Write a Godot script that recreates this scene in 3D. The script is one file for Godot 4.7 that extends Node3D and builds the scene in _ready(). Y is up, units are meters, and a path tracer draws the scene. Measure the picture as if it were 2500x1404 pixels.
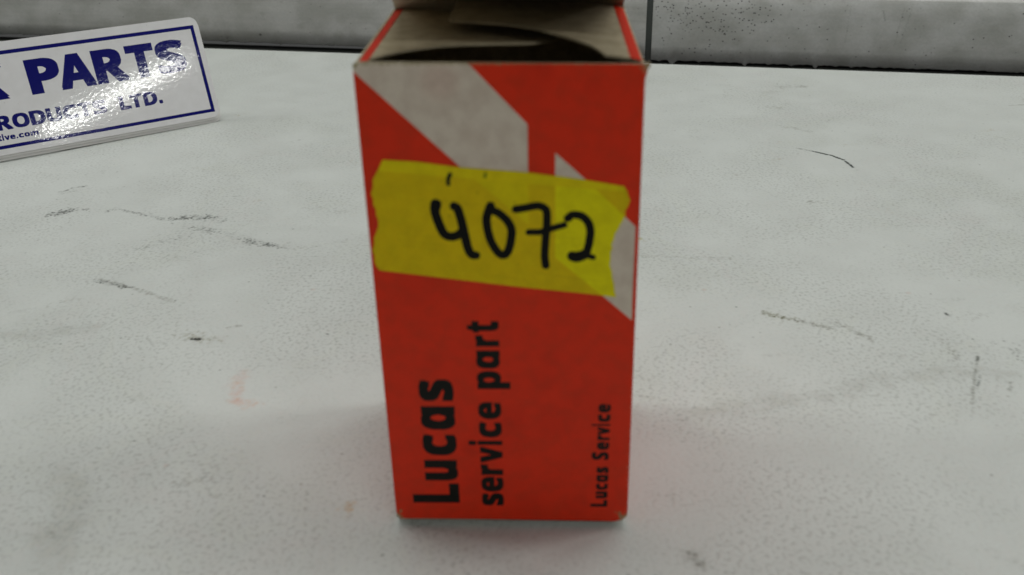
extends Node3D
# Close-up of a printed carton standing on a worn white table, a small sign beside it, a low grey ledge behind.
# Boxes and prints are laid out in millimetres and scaled to metres.

const MM := 0.001
const EDGE_TURN := -10.7027          # the table and the ledge run at this angle to the carton, in degrees
var table_frame := Transform3D(Basis(Vector3.UP, deg_to_rad(EDGE_TURN)), Vector3(0, 0, -0.4915))
var rng := RandomNumberGenerator.new()
var dabs := {}
var no_uv: Callable
var faces := {}

# ------------------------------------------------------------------ scene
func _ready():
	rng.seed = 41
	var cam := Camera3D.new()
	cam.name = "camera"
	cam.keep_aspect = Camera3D.KEEP_HEIGHT
	cam.fov = 33.651
	cam.near = 0.01
	cam.far = 60.0
	cam.transform = Transform3D(Basis(Vector3(0.99927, -0.01956, -0.03289), Vector3(0.00238, 0.88958, -0.45678), Vector3(0.03819, 0.45637, 0.88897)).orthonormalized(), Vector3(0.010097, 0.166885, 0.193057))
	var lens := CameraAttributesPhysical.new()
	lens.frustum_focal_length = 39.68
	lens.frustum_focus_distance = 0.46
	lens.frustum_near = 0.01
	lens.frustum_far = 60.0
	lens.exposure_aperture = 22.0
	cam.attributes = lens
	add_child(cam)
	cam.current = true

	var env := Environment.new()
	env.background_mode = Environment.BG_COLOR
	env.background_color = Color(0.045, 0.046, 0.045).linear_to_srgb()
	env.tonemap_mode = Environment.TONE_MAPPER_LINEAR
	env.tonemap_exposure = 1.34
	env.sdfgi_enabled = true
	env.ssao_enabled = true
	env.ssil_enabled = true
	var we := WorldEnvironment.new()
	we.name = "world_environment"
	we.environment = env
	add_child(we)

	# fluorescent fittings of the workshop ceiling: a row over the table, one behind the camera, one far to the right
	for k in 4:
		lamp(Vector3(-1.6 + 1.5 * k, 1.3, -0.33), 0.0, 1.3, [0.5, 0.6, 0.6, 0.6][k], 0.0, "ceiling tube light over the table, %s of its row" % ["leftmost", "second from left", "second from right", "rightmost"][k])
	lamp(Vector3(0.8, 1.55, 1.5), 0.0, 1.3, 0.74, 0.0, "ceiling tube light behind the photographer")
	lamp(Vector3(2.24, 1.52, 2.06), 78.0, 0.72, 0.36, 0.0, "short ceiling tube light to the right, mirrored in the sign")

	table()
	ledge()
	carton()
	sign_stack()


func lamp(at: Vector3, turn: float, length: float, energy: float, tilt: float, label: String):
	var t := thing("ceiling_lamp", label, "lamp", "ceiling tube lights")
	t.position = at
	t.rotation_degrees = Vector3(0, turn, 0)
	t.basis = t.basis * Basis(Vector3.RIGHT, deg_to_rad(-tilt))
	var housing := BoxMesh.new()
	housing.size = Vector3(length + 0.06, 0.05, 0.16)
	var hm := plain(Color(0.75, 0.75, 0.73), 0.5)
	var h := part("housing", housing, hm, t)
	h.position.y = 0.045
	var tube := CylinderMesh.new()
	tube.top_radius = 0.018
	tube.bottom_radius = 0.018
	tube.height = length
	var tm := plain(Color(0.9, 0.9, 0.9), 0.4)
	tm.emission_enabled = true
	tm.emission = Color(0.95, 1.0, 0.97)
	tm.emission_energy_multiplier = 2.0
	var tb := part("tube", tube, tm, t)
	tb.rotation_degrees.z = 90
	var light := AreaLight3D.new()
	light.name = "light"
	light.area_size = Vector2(length, 0.035)
	light.area_normalize_energy = true
	light.light_energy = energy
	light.light_color = Color(1.0, 1.0, 0.98)
	light.shadow_enabled = true
	light.rotation_degrees.x = -90
	light.position.y = -0.022
	t.add_child(light)


# ------------------------------------------------------------------ the table
const TX0 := -410.0   # the painted sheet of the table top, in mm from the middle of its back edge
const TZ0 := -5.0
const TOP := Color(0.785, 0.80, 0.79)
const TPX := 2.5      # pixels per mm

func table():
	var w := 2048
	var h := 1536
	var img := Image.create(w, h, false, Image.FORMAT_RGBA8)
	img.fill(TOP)
	# broad uneven grime, then the dirt held in the grain
	veil(img, 3, 0.0022, 0.05, -0.02, 2.2, Color(0.42, 0.41, 0.37))
	var grain := FastNoiseLite.new()
	grain.seed = 11
	grain.noise_type = FastNoiseLite.TYPE_SIMPLEX_SMOOTH
	grain.frequency = 0.21
	grain.fractal_octaves = 2
	var pores := grain.get_image(w, h, true, false, true)
	var relief: Image = grain.get_image(w, h, false, false, true)
	relief.convert(Image.FORMAT_RGBA8)
	var dirt: Image = pores.duplicate()
	dirt.adjust_bcs(0.66, 3.6, 1.0)
	img.blend_rect(shade(dirt, Color(0.40, 0.41, 0.39), 0.33), Rect2i(0, 0, w, h), Vector2i.ZERO)
	# wiped clean in places: the grain shows in patches only, least towards the back
	veil(img, 17, 0.006, 0.85, -0.05, 3.0, TOP)
	for i in 26:
		dab(img, Vector2(rng.randf_range(0, w), rng.randf_range(-60, 420)), rng.randf_range(90, 170), TOP, 0.5)
	veil(img, 5, 0.012, 0.04, -0.04, 2.0, Color(0.40, 0.39, 0.36))
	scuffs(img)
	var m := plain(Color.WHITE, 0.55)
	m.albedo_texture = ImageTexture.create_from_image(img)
	m.heightmap_enabled = true
	m.heightmap_texture = ImageTexture.create_from_image(relief)
	m.heightmap_scale = 0.016
	var root := thing("table", "worn white table top with grey scuffs and dirt under the red carton", "table")
	root.transform = table_frame
	# a slightly wavy sheet with a rounded back edge
	var wave := FastNoiseLite.new()
	wave.seed = 8
	wave.frequency = 0.006
	wave.fractal_octaves = 2
	var st := SurfaceTool.new()
	st.begin(Mesh.PRIMITIVE_TRIANGLES)
	var xs := []
	for i in 141:
		xs.append(-700.0 + 10.0 * i)
	var rows := [[-2.6, -6.0], [-2.4, -2.4], [-1.7, -0.8], [-0.6, -0.12], [0.9, 0.0]]
	for j in 96:
		rows.append([10.0 + 10.0 * j, 0.0])
	for r in rows:
		for x in xs:
			var away := smoothstep(5.0, 60.0, r[0]) * smoothstep(40.0, 110.0, Vector2(x - 8.0, r[0] - 455.0).length())
			# the soft covering gives a little under the carton
			var off := table_frame * (Vector3(x, 0, r[0]) * MM) / MM - Vector3(clampf((table_frame * (Vector3(x, 0, r[0]) * MM)).x / MM, -28, 28), 0, clampf((table_frame * (Vector3(x, 0, r[0]) * MM)).z / MM, -56, -4))
			var sag := -2.1 * (1.0 - smoothstep(14.0, 75.0, Vector2(off.x, off.z).length()))
			var y: float = r[1] + sag + wave.get_noise_2d(x, r[0]) * 0.9 * away - 0.25 * away
			st.set_uv(Vector2((x - TX0) * TPX / w, (r[0] - TZ0) * TPX / h))
			st.add_vertex(Vector3(x, y, r[0]) * MM)
	for j in rows.size() - 1:
		for i in xs.size() - 1:
			var a: int = j * xs.size() + i
			var b: int = a + xs.size()
			for k in [a, a + 1, b, a + 1, b + 1, b]:
				st.add_index(k)
	st.generate_normals()
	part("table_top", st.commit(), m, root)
	var core := BoxMesh.new()
	core.size = Vector3(1.396, 0.017, 0.955)
	var c := part("board", core, plain(Color(0.62, 0.62, 0.6), 0.7), root)
	c.position = Vector3(0, -0.0141, 0.4795)


func px(x: float, z: float) -> Vector2:
	return Vector2((x - TX0) * TPX, (z - TZ0) * TPX)


func scuffs(img: Image):
	# dark rubs, and crease shade painted in grey: points in mm on the table, half-width, darkness, colour, raggedness
	var ink := Color(0.16, 0.17, 0.16)
	var grey := Color(0.42, 0.42, 0.39)
	var rub_or_shade = func(pts: Array, wide: float, dark: float, c: Color, count: float, size: float):
		for i in pts.size() - 1:
			var n := int(pts[i].distance_to(pts[i + 1]) * count) + 1
			for k in n:
				var p: Vector2 = pts[i].lerp(pts[i + 1], rng.randf()) + Vector2(rng.randfn(0, wide * 1.3 + (0.25 if wide > 0.35 else 0.0)), rng.randfn(0, wide * 0.9 + (0.2 if wide > 0.35 else 0.0)))
				if k % 4 == 0 and size < 3.0:
					dab(img, px(p.x, p.y), size * 2.6, c, dark * 0.10)
				dab(img, px(p.x, p.y), size * rng.randf_range(0.45, 1.15), c, minf(dark * 1.05, 1.0) * pow(rng.randf(), 1.2))
	var v = func(a: Array) -> Array:
		var o := []
		for i in range(0, a.size(), 2):
			o.append(Vector2(a[i], a[i + 1]))
		return o
	rub_or_shade.call(v.call([-163, 321.5, -160, 317.5, -157.5, 313]), 1.4, 0.75, ink, 9.0, 1.5)
	rub_or_shade.call(v.call([-153, 313, -150, 311]), 0.5, 0.4, ink, 4.0, 1.2)
	rub_or_shade.call(v.call([-178, 294, -174.7, 287.2, -170, 283]), 0.4, 0.42, ink, 4.0, 1.2)
	rub_or_shade.call(v.call([-177, 296, -166, 285]), 1.0, 0.12, ink, 3.0, 1.5)
	rub_or_shade.call(v.call([-141, 313, -137, 308.6, -125, 311.7, -108, 316]), 0.5, 0.38, ink, 3.0, 1.3)
	rub_or_shade.call(v.call([-106, 315, -97, 311, -86, 311]), 1.6, 0.6, ink, 7.0, 1.5)
	rub_or_shade.call(v.call([-90, 310, -80, 311]), 2.2, 0.3, ink, 4.0, 1.4)
	rub_or_shade.call(v.call([-92, 321, -75, 326]), 1.3, 0.36, ink, 4.0, 1.5)
	rub_or_shade.call(v.call([-73, 325, -61, 331]), 1.6, 0.12, ink, 3.0, 1.5)
	rub_or_shade.call(v.call([-62, 331, -51, 334, -40, 335.5]), 1.2, 0.5, ink, 5.0, 1.4)
	rub_or_shade.call(v.call([-40, 333, -26, 334]), 1.8, 0.2, grey, 4.0, 1.6)
	rub_or_shade.call(v.call([-101, 349, -96, 339, -86, 331]), 0.9, 0.3, ink, 2.2, 1.4)
	rub_or_shade.call(v.call([-116, 364, -100, 347]), 1.2, 0.12, ink, 1.5, 1.4)
	rub_or_shade.call(v.call([-101, 378, -92, 379.8, -82, 382.3]), 0.6, 0.5, ink, 4.0, 1.3)
	rub_or_shade.call(v.call([-100, 377, -82, 382, -66, 387.3, -60, 390]), 0.5, 0.22, grey, 6.0, 1.6)
	rub_or_shade.call(v.call([-44, 412, -30, 412]), 1.7, 0.24, Color(0.45, 0.44, 0.36), 8.0, 2.0)
	rub_or_shade.call(v.call([-39.5, 413.5, -36, 413]), 0.25, 0.9, Color(0.1, 0.1, 0.08), 9.0, 1.2)
	rub_or_shade.call(v.call([-120, 424, -96, 420, -85, 415, -77, 410]), 2.6, 0.03, grey, 3.0, 9.0)
	# rust-coloured drip and two small ones
	var rust := Color(0.80, 0.60, 0.48)
	rub_or_shade.call(v.call([-12, 429, -9.5, 437, -7.5, 442, -4, 448]), 0.9, 0.12, rust, 6.0, 2.6)
	rub_or_shade.call(v.call([-4.5, 447, 0.5, 446]), 1.0, 0.18, rust, 9.0, 2.0)
	rub_or_shade.call(v.call([47.6, 483, 48, 487]), 0.5, 0.35, Color(0.72, 0.55, 0.38), 4.0, 2.2)
	# right-hand side
	rub_or_shade.call(v.call([176, 170, 184, 173.3, 188, 175]), 0.35, 0.25, ink, 5.0, 1.2)
	rub_or_shade.call(v.call([184, 173.3, 193, 178.3, 199, 184]), 0.18, 0.95, Color(0.12, 0.14, 0.13), 9.0, 1.1)
	rub_or_shade.call(v.call([199.4, 185.5, 201, 189.5, 202.7, 194.2]), 0.18, 0.9, Color(0.12, 0.14, 0.13), 9.0, 1.0)
	rub_or_shade.call(v.call([156, 357, 162, 359.5, 168, 361]), 0.7, 0.6, Color(0.32, 0.31, 0.22), 6.0, 1.3)
	rub_or_shade.call(v.call([168, 361, 175, 363, 182, 365]), 0.6, 0.45, grey, 5.0, 1.3)
	rub_or_shade.call(v.call([180, 360, 185, 362, 190, 367, 194, 371]), 0.6, 0.42, grey, 5.0, 1.3)
	rub_or_shade.call(v.call([226, 374.5, 225, 378]), 0.1, 0.5, ink, 5.0, 0.9)
	rub_or_shade.call(v.call([226, 374.7, 222.4, 388, 218.3, 405]), 0.12, 0.28, grey, 5.0, 1.1)
	rub_or_shade.call(v.call([224.3, 386.6, 221.7, 395.5]), 0.1, 0.35, ink, 4.0, 0.9)
	rub_or_shade.call(v.call([233, 389, 231, 396]), 0.2, 0.35, grey, 4.0, 1.1)
	rub_or_shade.call(v.call([240, 364, 240, 375]), 2.2, 0.28, ink, 5.0, 1.3)
	rub_or_shade.call(v.call([128, 423, 150, 418, 173, 410, 186, 402, 199, 393, 219, 385, 240, 384]), 2.6, 0.022, grey, 3.0, 9.0)  # shade of the wide crease, painted as a soft grey band
	rub_or_shade.call(v.call([169, 48.5, 178, 45, 187, 44]), 2.0, 0.18, grey, 5.0, 2.6)
	rub_or_shade.call(v.call([183, 44, 187, 44]), 1.0, 0.3, grey, 6.0, 2.0)
	rub_or_shade.call(v.call([160, 62, 172, 55]), 1.6, 0.10, grey, 4.0, 2.6)
	rub_or_shade.call(v.call([170, 130, 178, 134, 184, 140]), 1.2, 0.22, grey, 5.0, 2.0)
	rub_or_shade.call(v.call([163, 92, 170, 95]), 1.2, 0.24, grey, 6.0, 2.0)
	rub_or_shade.call(v.call([179, 243, 182, 245]), 0.8, 0.45, grey, 6.0, 1.5)
	rub_or_shade.call(v.call([216, 364, 219, 379]), 0.7, 0.35, grey, 3.0, 1.4)
	rub_or_shade.call(v.call([220.8, 344.5, 221.5, 346.5]), 0.2, 0.9, ink, 5.0, 1.2)
	rub_or_shade.call(v.call([138.2, 484, 140.4, 488.2]), 0.7, 0.4, grey, 6.0, 2.2)
	rub_or_shade.call(v.call([138.5, 30, 137.8, 75]), 1.0, 0.28, grey, 1.0, 1.4)
	rub_or_shade.call(v.call([321, 62, 312, 66, 300, 70]), 0.25, 0.4, grey, 4.0, 1.1)
	rub_or_shade.call(v.call([100, 317, 121, 315.4, 147, 312]), 0.9, 0.28, grey, 2.5, 1.4)
	rub_or_shade.call(v.call([101, 300, 108, 300]), 1.2, 0.30, Color(0.66, 0.62, 0.36), 6.0, 2.2)
	rub_or_shade.call(v.call([-37, 486, -24.7, 503.5, -15, 525]), 2.4, 0.02, grey, 3.0, 12.0)  # crease shade at front left, painted into the colour
	rub_or_shade.call(v.call([-27, 508, -22, 515]), 1.5, 0.18, grey, 5.0, 1.8)
	rub_or_shade.call(v.call([-2, 487, 8, 480]), 0.9, 0.2, grey, 4.0, 1.6)
	rub_or_shade.call(v.call([-137, 128, -120, 128]), 1.5, 0.10, grey, 3.0, 2.2)
	# scattered specks and short faint strokes over the whole top
	for i in 1500:
		var p := Vector2(rng.randf_range(-400, 405), rng.randf_range(3, 600))
		dab(img, px(p.x, p.y), rng.randf_range(0.7, 1.5), ink if rng.randf() < 0.35 else grey, rng.randf_range(0.08, 0.45))
	for i in 170:
		var p := Vector2(rng.randf_range(-400, 405), rng.randf_range(3, 600))
		var q := p + Vector2(rng.randf_range(2, 12), 0).rotated(rng.randf_range(-0.9, 0.9))
		rub_or_shade.call([p, q], rng.randf_range(0.3, 1.6), rng.randf_range(0.05, 0.22), grey if rng.randf() < 0.8 else Color(0.6, 0.5, 0.36), 3.0, 1.6)
	for i in 12:
		dab(img, px(rng.randf_range(-380, 380), rng.randf_range(20, 560)), rng.randf_range(2, 4), Color(0.70, 0.48, 0.40), 0.14)


# ------------------------------------------------------------------ the ledge behind
func ledge():
	# two cast slabs set end to end behind the table, over a dark rail; local axes as the table's
	slab(-640.0, 77.7, 0.9, 45.5, 3, false, "streaked grey slab behind the white sign and left of the joint")
	slab(82.1, 760.0, -2.6, 43.6, 9, true, "pitted grey slab right of the joint, with dark pinholes near its end")
	var rail := thing("back_rail", "dark rail in the gap below the two grey slabs", "rail")
	rail.transform = table_frame
	var box := BoxMesh.new()
	box.size = Vector3(1.4, 0.03, 0.012)
	var b := part("rail_face", box, plain(Color(0.2, 0.21, 0.2), 0.8), rail)
	b.position = Vector3(0.06, -0.0192, -0.0264)
	var filler := BoxMesh.new()
	filler.size = Vector3(0.0046, 0.05, 0.02)
	var f := part("joint_filler", filler, plain(Color(0.32, 0.34, 0.33), 0.9), rail)
	f.position = Vector3(0.0799, 0.0195, -0.0318)


func slab(x0: float, x1: float, y0: float, y1: float, sd: int, pitted: bool, label: String):
	var t := thing("grey_slab", label, "slab")
	t.transform = table_frame
	t.position += table_frame.basis * Vector3(0, 0, -0.020)
	var w := 1536
	var h := 128
	var img := Image.create(w, h, false, Image.FORMAT_RGBA8)
	img.fill(Color(0.74, 0.745, 0.74) if pitted else Color(0.75, 0.75, 0.745))
	veil(img, sd, 0.012, 0.32, -0.02, 2.0, Color(0.50, 0.50, 0.47))
	veil(img, sd + 1, 0.2, 0.14, -0.04, 2.0, Color(0.42, 0.43, 0.42))
	# trowel streaks along the slab: a short noise drawn out
	var n := FastNoiseLite.new()
	n.seed = sd + 2
	n.frequency = 0.045
	var streak := n.get_image(w / 8, h * 2)
	streak.resize(w, h, Image.INTERPOLATE_BILINEAR)
	streak.adjust_bcs(0.95, 1.8, 1.0)
	img.blend_rect(shade(streak, Color(0.86, 0.85, 0.82) , 0.09 if pitted else 0.13), Rect2i(0, 0, w, h), Vector2i.ZERO)
	var at = func(x: float, y: float) -> Vector2:      # mm on the face to pixels
		return Vector2((x - x0) / (x1 - x0) * w, (y1 - y) / (y1 - y0) * h)
	if pitted:
		for i in 230:
			var p := Vector2(rng.randfn(118, 26), rng.randfn(31, 9))
			dab(img, at.call(p.x, p.y), rng.randf_range(0.8, 1.5), Color(0.06, 0.06, 0.06), rng.randf_range(0.35, 1.0))
		for i in 90:
			dab(img, at.call(rng.randf_range(82, 400), rng.randf_range(0, 43)), rng.randf_range(0.8, 1.3), Color(0.1, 0.1, 0.1), rng.randf_range(0.2, 0.9))
		for s in [[236, 36, 238, 29], [249, 38, 246, 12], [254, 40, 250, 14], [215, 38, 214, 10]]:
			for k in 30:
				var q := Vector2(s[0], s[1]).lerp(Vector2(s[2], s[3]), k / 30.0)
				dab(img, at.call(q.x + rng.randfn(0, 0.3), q.y), 1.4, Color(0.38, 0.38, 0.36), 0.14)
	else:
		for i in 70:
			dab(img, at.call(rng.randf_range(-450, 78), rng.randf_range(0, 45)), rng.randf_range(0.8, 1.6), Color(0.2, 0.2, 0.19), rng.randf_range(0.15, 0.6))
		dab(img, at.call(-222, 7), 3.0, Color(0.2, 0.2, 0.18), 0.6)
	for i in 60:
		dab(img, at.call(rng.randf_range(x0, x1), rng.randf_range(y0, y1)), rng.randf_range(3, 14), Color(0.45, 0.44, 0.40), rng.randf_range(0.04, 0.14))
	var m := plain(Color.WHITE, 0.75)
	m.albedo_texture = ImageTexture.create_from_image(img)
	m.heightmap_enabled = true
	var bump := FastNoiseLite.new()
	bump.seed = sd + 5
	bump.frequency = 0.25
	m.heightmap_texture = ImageTexture.create_from_image(bump.get_image(w, h))
	m.heightmap_scale = 0.006
	# profile swept along x: ragged lower lip, face leaning a touch, rounded upper arris, top
	var st := SurfaceTool.new()
	st.begin(Mesh.PRIMITIVE_TRIANGLES)
	var cols := int((x1 - x0) / 2.0)
	var per := 9
	for i in cols + 1:
		var x: float = lerpf(x0, x1, float(i) / cols)
		var rag := rng.randf_range(-0.35, 0.35) + (rng.randf_range(-0.8, 0.2) if rng.randf() < 0.12 else 0.0)
		if not pitted:
			rag += 0.6 * sin(x * 0.016 + 1.0)
		if pitted and (absf(x - 98) < 2.1 or absf(x - 149) < 1.1 or absf(x - 196) < 1.1):
			rag = -2.6
		var prof := [Vector2(-30, y0 + rag + 0.4), Vector2(-1.2, y0 + rag), Vector2(0, y0 + rag + 0.9), Vector2(0, y0 + 10), Vector2(-0.3, y1 - 12), Vector2(-0.5, y1 - 1.2), Vector2(-1.0, y1 - 0.35), Vector2(-2.0, y1), Vector2(-58, y1)]
		for p in prof:
			st.set_uv(Vector2((x - x0) / (x1 - x0), clampf((y1 - p.y) / (y1 - y0), 0, 1) if p.x > -3 else p.x * -0.01))
			st.add_vertex(Vector3(x, p.y, p.x) * MM)
	for i in cols:
		for j in per - 1:
			var a := i * per + j
			var b := a + per
			for k in [a, a + 1, b, a + 1, b + 1, b]:
				st.add_index(k)
	st.generate_normals()
	part("slab_body", st.commit(), m, t)
	var back := BoxMesh.new()
	back.size = Vector3((x1 - x0 - 0.4) * MM, 0.038, 0.05)
	var bb := part("slab_core", back, plain(Color(0.36, 0.36, 0.35), 0.9), t)
	bb.position = Vector3((x0 + x1) * 0.5, (y0 + y1) * 0.5 + 0.5, -30) * MM


# ------------------------------------------------------------------ the carton
const RED := Color(0.91, 0.2, 0.07)
const PAPER := Color(0.885, 0.835, 0.77)
const BOARD := Color(0.79, 0.745, 0.635)
const INK := Color(0.035, 0.04, 0.02)

func carton():
	var t := thing("cardboard_carton", "tall red and white printed cardboard carton with open top and yellow tape", "box")
	var red := plain(RED, 0.42)
	var board := plain(BOARD, 0.85)
	grain_of(board, 21, 0.35)
	grain_of(red, 22, 0.12)
	# front panel: its outline in mm, worn corners, printed face
	var face := front_print()
	var outline := PackedVector2Array([Vector2(-28.7, -0.15), Vector2(-10, -0.2), Vector2(10, -0.45), Vector2(27.2, -0.65), Vector2(29.2, -0.1), Vector2(30.35, 1.1), Vector2(30.42, 3.2), Vector2(30.2, 60), Vector2(30.0, 115.5), Vector2(30.5, 117.6), Vector2(31.0, 118.5), Vector2(30.7, 119.0), Vector2(29.6, 118.7), Vector2(0, 119.25), Vector2(-28.8, 119.75), Vector2(-29.9, 119.3), Vector2(-29.95, 118.0), Vector2(-29.85, 60), Vector2(-29.75, 2.4), Vector2(-29.5, 0.9)])
	var uv = func(p: Vector2) -> Vector2: return Vector2((p.x + 32.0) / 64.0, (121.0 - p.y) / 122.0)
	plate("front_panel", outline, 0.55, face, board, t, Transform3D.IDENTITY, uv)
	# sides, back and floor, as thin sheets of board
	var sides := PackedVector2Array([Vector2(0, -0.2), Vector2(-6.0, -1.6), Vector2(-58.0, -2.0), Vector2(-58.0, 119.1), Vector2(0, 119.1)])
	for s in [-1.0, 1.0]:
		var o := PackedVector2Array()
		for p in sides:
			o.append(p if s < 0 else Vector2(p.x, p.y - 0.5 * (p.y / 119.0)))
		var basis := Basis(Vector3(0, 0, 1), Vector3(0, 1, 0), Vector3(-1, 0, 0)) if s < 0 else Basis(Vector3(0, 0, 1), Vector3(0, 1, 0), Vector3(1, 0, 0))
		plate("side_panel", o, 0.55 if s < 0 else 0.55, red, board, t, Transform3D(basis, Vector3(29.85 * s, 0, -0.6) * MM), no_uv)
	plate("back_panel", PackedVector2Array([Vector2(-29.9, -2.0), Vector2(29.9, -2.0), Vector2(29.9, 118.9), Vector2(-29.9, 119.1)]), 0.55, red, board, t, Transform3D(Basis(Vector3(-1, 0, 0), Vector3.UP, Vector3(0, 0, -1)), Vector3(0, 0, -58.75) * MM), no_uv)
	plate("bottom_panel", PackedVector2Array([Vector2(-29.2, -58), Vector2(29.2, -58), Vector2(29.2, -0.7), Vector2(-29.2, -0.7)]), 0.5, board, board, t, Transform3D(Basis(Vector3.RIGHT, Vector3(0, 0, 1), Vector3(0, -1, 0)), Vector3(0, -1.0, 0) * MM), no_uv)
	# dust flaps folded in from the sides: printed red along the fold, bare board beyond
	flap(t, -1, [[-3.3, -27.6], [-6, -26.8], [-10, -24.4], [-13.1, -21.6], [-16.2, -18.2], [-18.9, -14.2], [-20.4, -10.6], [-21.4, -7.1], [-22.1, -3], [-22.6, 1.1], [-23.6, 7], [-25.5, 10.6], [-29, 12.5], [-40, 12.9], [-58.4, 12.2]], 119.3, -1.2, 2.6, board, red)
	flap(t, 1, [[-2.6, 26.5], [-3.0, 21.7], [-6.5, 20.6], [-10.3, 19.0], [-14.5, 15.6], [-19.2, 11.2], [-23.2, 6.8], [-26.0, 1.9], [-28.6, -5], [-31.4, -12.2], [-33.5, -13.1], [-38.5, -13.3], [-47, -13.0], [-58.4, -12.6]], 119.0, 3.2, 2.9, board, red)
	lid(t, board, red)
	tape(t)


func front_print() -> StandardMaterial3D:
	var k := 16.0
	var w := 1024
	var h := 1952
	var img := Image.create(w, h, false, Image.FORMAT_RGBA8)
	img.fill(RED)
	var q = func(pts: Array) -> PackedVector2Array:
		var o := PackedVector2Array()
		for i in range(0, pts.size(), 2):
			o.append(Vector2((pts[i] + 32.0) * k, (121.0 - pts[i + 1]) * k))
		return o
	for s in motif():
		fill(img, q.call(s), PAPER)
	# lettering, set sideways: along = up the panel, across = towards its right
	var put = func(text: String, starts: Array, base: float, size: float, weight: float, wide: Array):
		for i in text.length():
			if text[i] == " ":
				continue
			var to := Transform2D(Vector2(0, -size * k), Vector2(-size * k, 0), Vector2((base + 32.0) * k, (121.0 - starts[i]) * k))
			letter(img, text[i], wide[i] / size, weight, to, INK)
	put.call("Lucas", [5.1, 12.4, 20.3, 28.2, 36.7], -12.95, 8.5, 0.040, [6.3, 6.4, 6.5, 6.9, 6.2])
	put.call("service part", [4.3, 8.8, 14.2, 18.1, 23.5, 25.9, 31.4, 0, 40.2, 46.0, 52.1, 55.9], -1.5, 5.65, 0.040, [4.1, 4.8, 3.3, 4.9, 1.35, 4.6, 5.0, 0, 5.1, 5.0, 3.1, 3.1])
	var thin := Color(0.07, 0.045, 0.03)
	var small = func(text: String, starts: Array, wide: Array):
		for i in text.length():
			var to := Transform2D(Vector2(0, -3.0 * k), Vector2(-3.0 * k, 0), Vector2((25.1 + i * 0.02 + 32.0) * k, (121.0 - starts[i]) * k))
			letter(img, text[i], wide[i] / 3.0, 0.05, to, thin)
	small.call("Lucas", [4.1, 6.9, 9.6, 12.1, 14.9], [2.2, 2.2, 2.1, 2.3, 2.0])
	small.call("Service", [19.1, 22.2, 25.1, 26.8, 29.4, 30.6, 33.4], [2.4, 2.4, 1.5, 2.3, 0.6, 2.3, 2.5])
	# wear: bare board where corners and edges are rubbed, faint handling marks
	var bare := Color(0.66, 0.62, 0.47)
	for c in [[-29.6, 0.6, 1.5], [29.6, 0.6, 1.9], [30.4, 118.4, 1.6], [-29.8, 119.4, 0.8]]:
		for i in 46:
			var p := Vector2(c[0] + rng.randfn(0, c[2] * 0.55), c[1] + rng.randfn(0, c[2] * 0.5))
			dab(img, Vector2((p.x + 32) * k, (121 - p.y) * k), rng.randf_range(4, 11), bare, 0.5)
	for i in 900:
		var along := rng.randf_range(-30, 30)
		dab(img, Vector2((along + 32) * k, (121 - 119.35 + along * 0.0092 + rng.randf_range(0, 0.5)) * k), rng.randf_range(2, 6), bare, 0.25)
	for i in 420:
		var up := rng.randf_range(0, 119)
		var s := -1.0 if rng.randf() < 0.5 else 1.0
		dab(img, Vector2((s * 30.0 + 32) * k, (121 - up) * k), rng.randf_range(3, 7), Color(0.92, 0.45, 0.38), 0.4)
	for i in 60:
		dab(img, Vector2(rng.randf_range(60, 960), rng.randf_range(40, 1900)), rng.randf_range(2, 5), Color(0.35, 0.06, 0.04), 0.16)
	for i in 24:
		dab(img, Vector2(rng.randf_range(60, 960), rng.randf_range(40, 1900)), rng.randf_range(40, 120), Color(0.55, 0.09, 0.05), 0.07)
	veil(img, 31, 0.01, 0.10, -0.04, 2.0, Color(0.42, 0.26, 0.2))
	veil(img, 33, 0.12, 0.07, -0.04, 2.0, Color(0.30, 0.18, 0.14))
	var m := plain(Color.WHITE, 0.5)
	m.metallic_specular = 0.32
	m.albedo_texture = ImageTexture.create_from_image(img)
	m.texture_repeat = false
	var bump := FastNoiseLite.new()
	bump.seed = 71
	bump.frequency = 0.09
	bump.fractal_octaves = 3
	m.heightmap_enabled = true
	m.heightmap_texture = ImageTexture.create_from_image(bump.get_image(w / 2, h / 2))
	m.heightmap_scale = 0.003
	return m


func motif() -> Array:
	return [[-30.2, 119.9, -6.5, 119.6, 5.8, 106.3, 5.8, 83.4, -9.1, 97.2, -30.2, 118.1], [11.6, 100.0, 19.1, 93.0, 29.3, 82.8, 29.35, 59.2, 22.9, 65.2, 11.6, 75.4]]


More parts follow.
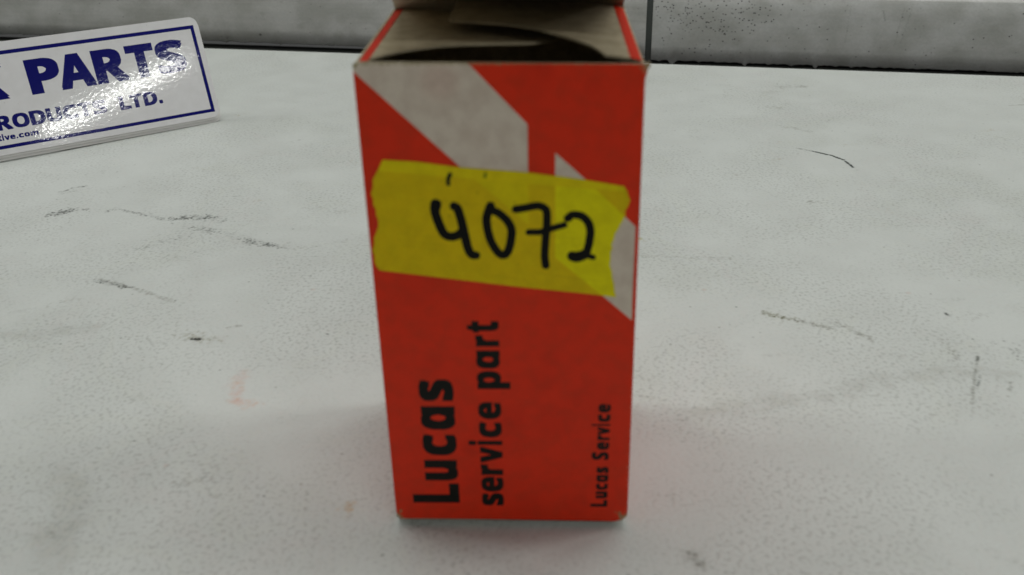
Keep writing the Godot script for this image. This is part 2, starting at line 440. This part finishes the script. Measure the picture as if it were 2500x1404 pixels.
func tape(t: Node3D):
	var o := PackedVector2Array()
	var raw := [-25.4, 98.7, -18.1, 98.2, -9.1, 96.9, 5.8, 95.6, 12.2, 94.7, 18.2, 93.8, 26.4, 92.3, 27.2, 91.2, 27.4, 90.3, 27.9, 89.0, 27.5, 87.7, 26.9, 86.6, 27.0, 85.5, 26.5, 84.3, 26.0, 83.4, 25.6, 82.3, 24.9, 81.2, 24.6, 79.6, 24.2, 78.6, 24.4, 77.4, 24.0, 76.5, 24.1, 75.1, 23.9, 73.4, 24.4, 72.0, 24.6, 70.1, 25.0, 68.7, 25.2, 66.6, 25.6, 65.3, 16.6, 66.5, 3.4, 68.0, -5.3, 69.2, -17.0, 70.8, -28.2, 72.3, -28.9, 73.4, -29.2, 74.5, -29.1, 76.0, -29.45, 77.3, -28.9, 78.8, -28.8, 80.4, -28.2, 81.7, -27.6, 83.2, -27.5, 84.6, -27.9, 86.0, -27.8, 87.1, -28.3, 88.4, -28.2, 89.7, -28.6, 90.9, -28.0, 92.5, -27.9, 94.2, -26.6, 96.4]
	for i in range(0, raw.size(), 2):
		o.append(Vector2(raw[i], raw[i + 1]))
	var k := 16.0
	var w := 960
	var h := 576
	var q = func(pts: Array) -> PackedVector2Array:
		var out := PackedVector2Array()
		for i in range(0, pts.size(), 2):
			out.append(Vector2((pts[i] + 30.0) * k, (100.0 - pts[i + 1]) * k))
		return out
	var img := Image.create(w, h, false, Image.FORMAT_RGBA8)
	img.fill(Color(0.90, 0.78, 0.02))                   # the thin paper lets the red below through
	fill(img, q.call(motif()[0]), Color(0.92, 0.84, 0.02))
	fill(img, q.call(motif()[1]), Color(0.95, 0.91, 0.02))
	fill(img, q.call([-25.4, 99, 27, 92.6, 26.5, 91, -26.5, 96.2]), Color(0.93, 0.85, 0.03))
	for i in 30:                                          # paper fibres and pressed creases
		var p := Vector2(rng.randf_range(0, w), rng.randf_range(0, h))
		for j in 60:
			dab(img, p + Vector2(j * 3.0, j * 0.36 + rng.randfn(0, 1.2)), rng.randf_range(2, 6), Color(0.62, 0.52, 0.05) if i % 2 == 0 else Color(0.95, 0.93, 0.1), 0.06)
	veil(img, 51, 0.012, 0.16, -0.02, 2.0, Color(0.68, 0.60, 0.04))
	veil(img, 52, 0.02, 0.14, -0.1, 2.4, Color(0.95, 0.92, 0.08))
	veil(img, 53, 0.14, 0.14, -0.04, 2.0, Color(0.55, 0.46, 0.05))
	var black := Color(0.03, 0.035, 0.03)
	var pen = func(pts: Array, wide: float, c := black):
		var line := curve(q.call(pts), 8)
		stroke(img, line, wide * 1.2 * k, c, true)
	pen.call([-14.6, 88.6, -14.8, 86.9, -14.1, 83.9, -13.0, 81.3, -11.4, 80.6, -9.8, 81.1, -9.0, 81.9], 1.75)
	pen.call([-14.4, 88.4, -14.7, 87.4], 1.95)
	pen.call([-10.5, 87.9, -9.8, 87.3, -9.2, 85.1, -8.6, 81.9, -7.9, 77.9, -7.1, 76.2, -6.2, 76.0], 1.7)
	pen.call([-2.5, 88.0, -3.2, 86.2, -3.5, 83.9, -2.8, 79.9, -1.3, 76.9, 0.1, 76.0, 1.2, 77.3, 1.9, 80.3, 1.9, 82.6, 0.9, 84.6, -0.8, 86.2, -2.4, 87.0], 1.6)
	pen.call([3.0, 87.1, 5.0, 87.4, 7.7, 87.9, 9.2, 87.4, 9.8, 86.3, 9.8, 83.5, 9.5, 79.7, 9.3, 75.9, 9.5, 73.4], 1.5)
	pen.call([5.8, 81.6, 8.6, 81.7, 10.9, 82.5, 13.6, 83.3], 1.25)
	pen.call([14.4, 84.9, 15.5, 85.7, 17.4, 85.4, 18.8, 84.0, 19.4, 82.0, 19.2, 79.2, 18.7, 76.8], 1.55)
	pen.call([18.7, 76.8, 17.6, 76.2, 16.2, 75.9, 15.3, 76.0, 15.4, 75.4, 16.6, 75.1, 18.0, 75.6], 1.5)
	pen.call([18.2, 75.9, 19.2, 75.7, 20.1, 75.4], 1.1)
	pen.call([-11.0, 95.3, -11.5, 94.2, -11.5, 93.1], 0.8, Color(0.16, 0.17, 0.05))
	pen.call([-3.4, 95.4, -3.5, 94.7], 0.6, Color(0.55, 0.55, 0.05))
	for i in 14:
		dab(img, Vector2(rng.randf_range(20, w - 20), rng.randf_range(20, h - 20)), rng.randf_range(3, 7), Color(0.35, 0.3, 0.06), 0.25)
	var m := plain(Color.WHITE, 0.65)
	m.metallic_specular = 0.3
	m.albedo_texture = ImageTexture.create_from_image(img)
	m.texture_repeat = false
	var bump := FastNoiseLite.new()
	bump.seed = 77
	bump.frequency = 0.03
	bump.fractal_octaves = 4
	m.heightmap_enabled = true
	m.heightmap_texture = ImageTexture.create_from_image(bump.get_image(w, h))
	m.heightmap_scale = 0.012
	var uv = func(p: Vector2) -> Vector2: return Vector2((p.x + 30.0) / 60.0, (100.0 - p.y) / 36.0)
	var n := plate("masking_tape", o, 0.12, m, plain(Color(0.8, 0.7, 0.08), 0.7), t, Transform3D(Basis.IDENTITY, Vector3(0, 0, 0.14) * MM), uv)
	n.set_meta("label", "torn strip of yellow masking tape with a handwritten number in black marker")


func flap(t: Node3D, s: int, free: Array, y0: float, rise: float, band: float, board: Material, red: Material):
	# free: [z, x of the free edge] from front to back, in mm; the fold runs along x = 29.9 * s
	var rows := []
	for i in free.size() - 1:
		for j in 3:
			var f := j / 3.0
			rows.append([lerpf(free[i][0], free[i + 1][0], f), lerpf(free[i][1], free[i + 1][1], f)])
	rows.append(free[-1])
	var grid = func(c0: float, c1: float, cols: int, mat: Material, called: String, lift: float, parent: Node3D) -> MeshInstance3D:
		# the part of the flap between c0 and c1 mm from the fold (c1 < 0: to the free edge)
		var st := SurfaceTool.new()
		st.begin(Mesh.PRIMITIVE_TRIANGLES)
		var up := []
		var lo := []
		for r in rows:
			var reach: float = absf(r[1] - 29.9 * s)
			var a: Array = []
			var b: Array = []
			for c in cols + 1:
				var d: float = lerpf(minf(c0, reach), reach if c1 < 0 else minf(c1, reach), float(c) / cols)
				var f := d / 43.0
				var y: float = y0 + rise * sin(minf(f * 1.7, 1.57)) - 0.5 * f * f - 0.7 * exp(-d / 1.2) + lift + 0.25 * sin(r[0] * 0.11 + 2.0 * s) * f
				var x: float = s * (29.95 - d)
				a.append(Vector3(x, y, r[0]))
				b.append(Vector3(x, y - 0.5, r[0]))
			up.append(a)
			lo.append(b)
		for sheet in [[up, false], [lo, true]]:
			st.set_smooth_group(1 if sheet[1] else 0)
			var g: Array = sheet[0]
			for i in g.size() - 1:
				for c in cols:
					quad(st, g[i][c], g[i][c + 1], g[i + 1][c + 1], g[i + 1][c])
		st.set_smooth_group(-1)
		for i in up.size() - 1:
			quad(st, up[i][cols], up[i + 1][cols], lo[i + 1][cols], lo[i][cols])
		for c in cols:
			quad(st, up[0][c], up[0][c + 1], lo[0][c + 1], lo[0][c])
			quad(st, up[-1][c], up[-1][c + 1], lo[-1][c + 1], lo[-1][c])
		st.generate_normals()
		return part(called, st.commit(), mat, parent)
	var body: MeshInstance3D = grid.call(0.0, -1.0, 14, board, "dust_flap", 0.0, t)
	grid.call(0.0, band, 3, red, "printed_margin", 0.06, body)


func lid(t: Node3D, board: Material, red: Material):
	# hinged on the back panel and standing half open, leaning forward over the flaps
	var n := Node3D.new()
	var st := SurfaceTool.new()
	st.begin(Mesh.PRIMITIVE_TRIANGLES)
	var path := []
	var p := Vector2(-58.7, 118.8)                        # z, y
	var dir := deg_to_rad(58.0)
	for i in 23:
		path.append(p)
		var step := 2.7
		if i < 4:
			dir -= deg_to_rad(11.2)
		elif i > 18:
			dir += deg_to_rad(9.0)
		p += Vector2(cos(dir), sin(dir)) * step
	var out := SurfaceTool.new()
	out.begin(Mesh.PRIMITIVE_TRIANGLES)
	for i in path.size() - 1:
		var d: Vector2 = (path[i + 1] - path[i]).normalized()
		var nn := Vector2(-d.y, d.x) * 0.5
		var wa: float = 29.6 - (0.0 if i < 20 else pow((i - 19) / 4.0, 2) * 3.0)
		var wb: float = 29.6 - (0.0 if i < 19 else pow((i - 18) / 4.0, 2) * 3.0)
		var lo := [Vector3(-wa, path[i].y, path[i].x), Vector3(wa, path[i].y, path[i].x), Vector3(wb, path[i + 1].y, path[i + 1].x), Vector3(-wb, path[i + 1].y, path[i + 1].x)]
		var off := Vector3(0, nn.y, nn.x)
		quad(st, lo[0], lo[1], lo[2], lo[3])
		for e in [[0, 3], [1, 2]]:
			quad(st, lo[e[0]], lo[e[1]], lo[e[1]] + off * 0.9, lo[e[0]] + off * 0.9)
		if i == path.size() - 2:
			quad(st, lo[3], lo[2], lo[2] + off * 0.9, lo[3] + off * 0.9)
		quad(out, lo[0] + off, lo[1] + off, lo[2] + off, lo[3] + off)
	st.generate_normals()
	out.generate_normals()
	n.free()
	var l := part("lid", st.commit(), board, t)
	l.set_meta("label", "half open lid leaning forward over the flaps, bare board beneath")
	part("printed_top", out.commit(), red, l)


# ------------------------------------------------------------------ the sign
const BLUE := Color(0.07, 0.075, 0.40)

func sign_stack():
	var t := thing("parts_sign", "small white sign with blue border and blue letters, leaning beside the carton", "sign")
	var e := Vector3(0.81553, 0, -0.57871)
	var nrm := Vector3(0.54718, 0.32557, 0.7711)
	t.transform = Transform3D(Basis(e, nrm.cross(e).normalized(), nrm).orthonormalized(), Vector3(-0.1831, 0.0006, -0.3497))
	var white := plain(Color(0.86, 0.86, 0.855), 0.3)
	var edge := plain(Color(0.74, 0.74, 0.72), 0.6)
	var f := sign_print()
	var uv = func(p: Vector2) -> Vector2: return Vector2((p.x + 152.0) / 154.0, (62.0 - p.y) / 64.0)
	plate("sign_face", rounded(-150, 2.7, -0.6, 61.0, 4.5), 0.9, f, edge, t, Transform3D.IDENTITY, uv)
	plate("backing_plate", rounded(-150.3, 1.4, -0.2, 60.4, 4.5), 0.9, white, edge, t, Transform3D(Basis.IDENTITY, Vector3(0, 0, -0.95) * MM), no_uv)
	plate("backing_plate", rounded(-150.1, 0.0, 0.2, 60.0, 4.5), 0.9, white, edge, t, Transform3D(Basis.IDENTITY, Vector3(0, 0, -1.9) * MM), no_uv)
	# a folded foot behind keeps it leaning
	var foot := PackedVector2Array([Vector2(0, 1.2), Vector2(0, 42), Vector2(-1.4, 42), Vector2(-22.0, 9.6), Vector2(-22.0, 8.2)])
	plate("rear_foot", foot, 40.0, edge, edge, t, Transform3D(Basis(Vector3(0, 0, 1), Vector3.UP, Vector3(-1, 0, 0)), Vector3(-92, 0, -2.85) * MM), no_uv)


func sign_print() -> StandardMaterial3D:
	var k := 12.0
	var w := 1848
	var h := 768
	var img := Image.create(w, h, false, Image.FORMAT_RGBA8)
	img.fill(Color(0.87, 0.87, 0.875))
	veil(img, 61, 0.01, 0.06, -0.03, 2.0, Color(0.6, 0.6, 0.58))
	var r = func(x0: float, y0: float, x1: float, y1: float):
		img.fill_rect(Rect2i(int((x0 + 152) * k), int((62 - y1) * k), int((x1 - x0) * k), int((y1 - y0) * k)), BLUE)
	r.call(-147.0, 54.3, -3.2, 56.3)
	r.call(-147.0, 5.8, -3.2, 7.7)
	r.call(-5.2, 5.8, -3.2, 56.3)
	r.call(-147.0, 5.9, -145.2, 55.8)
	var put = func(ch: String, x: float, wide: float, base: float, size: float, weight: float):
		letter(img, ch, wide / size, weight, Transform2D(Vector2(size * k, 0), Vector2(0, -size * k), Vector2((x + 152) * k, (62 - base) * k)), BLUE)
	# cap height 18 mm, broad and heavy
	for g in [["K", -125.0, 17.4], ["P", -96.7, 16.4], ["A", -81.4, 18.4], ["R", -62.6, 17.6], ["T", -44.4, 15.3], ["S", -28.4, 16.2]]:
		put.call(g[0], g[1], g[2], 31.3, 18.5, 0.036)
	for g in [["P", -125.6, 7.2], ["R", -118.0, 7.8], ["O", -109.9, 8.3], ["D", -101.2, 7.8], ["U", -92.8, 7.6], ["C", -84.6, 7.9], ["T", -76.3, 7.0], ["S", -68.8, 7.3], ["L", -54.6, 6.1], ["T", -48.5, 6.7], ["D", -41.2, 7.5], [".", -33.0, 2.1]]:
		put.call(g[0], g[1], g[2], 15.6, 7.6, 0.034)
	for g in [["t", -119.0, 1.7], ["i", -117.0, 0.8], ["v", -115.9, 2.6], ["e", -113.2, 2.6], [".", -110.2, 0.8], ["c", -108.9, 2.5], ["o", -106.1, 2.7], ["m", -103.0, 3.9]]:
		put.call(g[0], g[1], g[2], 10.3, 2.3, 0.045)
	for i in 30:
		dab(img, Vector2(rng.randf_range(0, w), rng.randf_range(0, h)), rng.randf_range(2, 4), Color(0.3, 0.3, 0.3), 0.2)
	var m := plain(Color.WHITE, 0.05)
	m.albedo_texture = ImageTexture.create_from_image(img)
	m.texture_repeat = false
	# orange-peel laminate
	var bump := FastNoiseLite.new()
	bump.seed = 5
	bump.frequency = 0.03
	bump.fractal_octaves = 2
	m.heightmap_enabled = true
	m.heightmap_texture = ImageTexture.create_from_image(bump.get_image(w, h))
	m.heightmap_scale = 0.0009
	return m


# ------------------------------------------------------------------ letters, from the outlines of a bold sans-serif face
# the glyph is fitted to a box wide x (low .. high); y = 0 is the baseline, y = 1 the x-height (capitals of the sign: the cap height)
func letter(img: Image, ch: String, wide: float, heavy: float, to: Transform2D, c: Color):
	var capital := to.x.x != 0 and ch == ch.to_upper()
	var low := 0.0
	var high := 1.0
	match ch:
		"L", "S":
			high = 1.0 if capital else 1.42
		"i":
			high = 1.5
		"t":
			high = 1.32
		"p":
			low = -0.42
		".":
			high = wide
	if not faces.has(ch):
		var f := SystemFont.new()
		f.font_names = PackedStringArray(["Droid Sans"])
		f.font_weight = 700
		var tm := TextMesh.new()
		tm.font = f
		tm.font_size = 64
		tm.pixel_size = 0.01
		tm.depth = 0.0
		tm.curve_step = 1.0
		tm.text = "q" if ch == "a" else ch           # the print has an a of one storey: a q without its tail
		var arrays := tm.surface_get_arrays(0)
		var v: PackedVector3Array = arrays[Mesh.ARRAY_VERTEX]
		var index: PackedInt32Array = arrays[Mesh.ARRAY_INDEX]
		var out := PackedVector2Array()
		var lo := Vector2(9, 9)
		var hi := Vector2(-9, -9)
		for k in index:
			var p := Vector2(v[k].x, v[k].y)
			if ch == "a":
				p.y = maxf(p.y, -0.228)
			out.append(p)
			lo = lo.min(p)
			hi = hi.max(p)
		for k in out.size():
			out[k] = (out[k] - lo) / (hi - lo)
		faces[ch] = out
	var tri: PackedVector2Array = faces[ch]
	var e := heavy
	for d in [Vector2(0, 0), Vector2(-e, -e), Vector2(e, -e), Vector2(-e, e), Vector2(e, e)]:
		for k in range(0, tri.size(), 3):
			var o := PackedVector2Array()
			for n in 3:
				var p := tri[k + n]
				o.append(to * (Vector2(e + p.x * (wide - 2 * e), low + e + p.y * (high - low - 2 * e)) + d))
			fill(img, o, c)


func curve(p: PackedVector2Array, per: int) -> PackedVector2Array:
	var o := PackedVector2Array()
	for i in p.size() - 1:
		for j in per:
			o.append(p[i].cubic_interpolate(p[i + 1], p[maxi(i - 1, 0)], p[mini(i + 2, p.size() - 1)], float(j) / per))
	o.append(p[-1])
	return o


# ------------------------------------------------------------------ drawing into pictures
func fill(img: Image, p: PackedVector2Array, c: Color):
	var y0 := 1e9
	var y1 := -1e9
	for q in p:
		y0 = minf(y0, q.y)
		y1 = maxf(y1, q.y)
	for y in range(maxi(0, int(y0)), mini(img.get_height() - 1, int(y1) + 1) + 1):
		var cuts := []
		var yc := y + 0.5
		for i in p.size():
			var a := p[i]
			var b := p[(i + 1) % p.size()]
			if (a.y <= yc) != (b.y <= yc):
				cuts.append(a.x + (yc - a.y) / (b.y - a.y) * (b.x - a.x))
		cuts.sort()
		for i in range(0, cuts.size() - 1, 2):
			var x0 := int(round(cuts[i]))
			img.fill_rect(Rect2i(x0, y, int(round(cuts[i + 1])) - x0, 1), c)


func disc(img: Image, at: Vector2, r: float, c: Color):
	for y in range(int(at.y - r), int(at.y + r) + 1):
		var d := r * r - (y + 0.5 - at.y) * (y + 0.5 - at.y)
		if d > 0:
			var s := sqrt(d)
			img.fill_rect(Rect2i(int(round(at.x - s)), y, int(round(2 * s)), 1), c)


func stroke(img: Image, p: PackedVector2Array, wide: float, c: Color, caps: bool):
	for i in p.size() - 1:
		var d := (p[i + 1] - p[i]).normalized()
		var n := d.orthogonal() * wide * 0.5
		fill(img, PackedVector2Array([p[i] + n, p[i + 1] + n, p[i + 1] - n, p[i] - n]), c)
		if i > 0 or caps:
			disc(img, p[i], wide * 0.5, c)
	if caps:
		disc(img, p[-1], wide * 0.5, c)


func dab(img: Image, at: Vector2, r: float, c: Color, alpha: float):
	# one soft round touch of colour
	var size := maxi(2, int(ceil(r)) * 2 + 2)
	var key := [size, int(r * 2.0), c, int(alpha * 80.0)]
	if not dabs.has(key):
		var b := Image.create(size, size, false, Image.FORMAT_RGBA8)
		var rr := maxf(int(r * 2.0) / 2.0, 0.6)
		for y in size:
			for x in size:
				var d := Vector2(x + 0.5 - size / 2.0, y + 0.5 - size / 2.0).length()
				b.set_pixel(x, y, Color(c, maxf(int(alpha * 80.0), 1) / 80.0 * (1.0 - smoothstep(rr * 0.35, rr + 0.5, d))))
		dabs[key] = b
	img.blend_rect(dabs[key], Rect2i(0, 0, size, size), Vector2i(int(at.x) - size / 2, int(at.y) - size / 2))


func shade(grey: Image, c: Color, strength: float) -> Image:
	# a one-channel picture as the opacity of a colour
	var w := grey.get_width()
	var h := grey.get_height()
	var g: Image = grey.duplicate()
	g.convert(Image.FORMAT_L8)
	g.adjust_bcs(strength, 1.0, 1.0)
	g.resize(w * 2, h, Image.INTERPOLATE_NEAREST)
	var la := Image.create_from_data(w, h, false, Image.FORMAT_LA8, g.get_data())
	la.convert(Image.FORMAT_RGBA8)
	# every pixel takes the one colour: flat colour over it, kept to the picture's own opacity
	la.adjust_bcs(0.0, 1.0, 1.0)
	var flat := Image.create(w, h, false, Image.FORMAT_RGBA8)
	var data := la.get_data()
	var r := int(c.r * 255)
	var gg := int(c.g * 255)
	var b := int(c.b * 255)
	if r + gg + b > 0:
		for i in range(0, data.size(), 4):
			data[i] = r
			data[i + 1] = gg
			data[i + 2] = b
	flat.set_data(w, h, false, Image.FORMAT_RGBA8, data)
	return flat


func veil(img: Image, sd: int, freq: float, strength: float, shift: float, contrast: float, c: Color):
	# uneven colour over a whole picture, made at a quarter of its size
	var n := FastNoiseLite.new()
	n.seed = sd
	n.frequency = freq * 2.0
	n.fractal_octaves = 4
	var w := img.get_width() / 2
	var h := img.get_height() / 2
	var g := n.get_image(w, h)
	g.adjust_bcs(1.0 + shift * 2.0, contrast, 1.0)
	var s := shade(g, c, strength)
	s.resize(img.get_width(), img.get_height(), Image.INTERPOLATE_BILINEAR)
	img.blend_rect(s, Rect2i(0, 0, img.get_width(), img.get_height()), Vector2i.ZERO)


# ------------------------------------------------------------------ nodes, meshes, materials
func thing(called: String, label: String, category: String, group := "") -> Node3D:
	var o := Node3D.new()
	o.name = numbered(called)
	o.set_meta("label", label)
	o.set_meta("category", category)
	if group:
		o.set_meta("group", group)
	add_child(o)
	return o


func numbered(called: String) -> String:
	var n := 0
	var s := called
	while has_node(NodePath(s)):
		n += 1
		s = "%s_%03d" % [called, n]
	return s


func part(called: String, mesh: Mesh, m: Material, parent: Node3D) -> MeshInstance3D:
	var o := MeshInstance3D.new()
	var n := 0
	var s := called
	while parent.has_node(NodePath(s)):
		n += 1
		s = "%s_%03d" % [called, n]
	o.name = s
	o.mesh = mesh
	o.material_override = m
	o.cast_shadow = GeometryInstance3D.SHADOW_CASTING_SETTING_ON
	parent.add_child(o, true)
	return o


func plain(c: Color, rough: float) -> StandardMaterial3D:
	var m := StandardMaterial3D.new()
	m.albedo_color = c
	m.roughness = rough
	m.cull_mode = BaseMaterial3D.CULL_DISABLED
	return m


func grain_of(m: StandardMaterial3D, sd: int, strength: float):
	# fine mottling of unprinted or printed board, over its own axes
	var img := Image.create(256, 256, false, Image.FORMAT_RGBA8)
	img.fill(Color.WHITE)
	veil(img, sd, 0.03, strength * 0.6, 0.0, 2.0, Color(0.55, 0.5, 0.42))
	veil(img, sd + 1, 0.2, strength * 0.5, 0.0, 2.0, Color(0.5, 0.45, 0.38))
	m.albedo_texture = ImageTexture.create_from_image(img)
	m.uv1_triplanar = true
	m.uv1_scale = Vector3(22, 22, 22)


func quad(st: SurfaceTool, a: Vector3, b: Vector3, c: Vector3, d: Vector3):
	for p in [a, b, c, a, c, d]:
		st.set_uv(Vector2(p.x, p.z) * 0.02)
		st.add_vertex(p * MM)


func rounded(x0: float, y0: float, x1: float, y1: float, r: float) -> PackedVector2Array:
	var o := PackedVector2Array()
	for c in [[x1 - r, y0 + r, -90], [x1 - r, y1 - r, 0], [x0 + r, y1 - r, 90], [x0 + r, y0 + r, 180]]:
		for i in 9:
			var a := deg_to_rad(c[2] + i * 11.25)
			o.append(Vector2(c[0] + cos(a) * r, c[1] + sin(a) * r))
	return o


func plate(called: String, o: PackedVector2Array, thick: float, face: Material, edge: Material, parent: Node3D, at: Transform3D, uv: Callable) -> MeshInstance3D:
	# an outline in mm, in the plane of at, facing its z; thickness goes back. Face and rest are two surfaces of one mesh.
	var tri := Geometry2D.triangulate_polygon(o)
	var mesh := ArrayMesh.new()
	var st := SurfaceTool.new()
	st.begin(Mesh.PRIMITIVE_TRIANGLES)
	st.set_smooth_group(-1)
	for i in tri:
		var p := o[i]
		st.set_uv(uv.call(p) if uv.is_valid() else p * 0.02)
		st.add_vertex(Vector3(p.x, p.y, 0) * MM)
	st.generate_normals()
	st.commit(mesh)
	st = SurfaceTool.new()
	st.begin(Mesh.PRIMITIVE_TRIANGLES)
	st.set_smooth_group(-1)
	for i in tri:
		st.set_uv(o[i] * 0.02)
		st.add_vertex(Vector3(o[i].x, o[i].y, -thick) * MM)
	for i in o.size():
		var a := o[i]
		var b := o[(i + 1) % o.size()]
		quad(st, Vector3(a.x, a.y, 0), Vector3(b.x, b.y, 0), Vector3(b.x, b.y, -thick), Vector3(a.x, a.y, -thick))
	st.generate_normals()
	st.commit(mesh)
	mesh.surface_set_material(0, face)
	mesh.surface_set_material(1, edge)
	var n := part(called, mesh, null, parent)
	n.transform = at
	return n
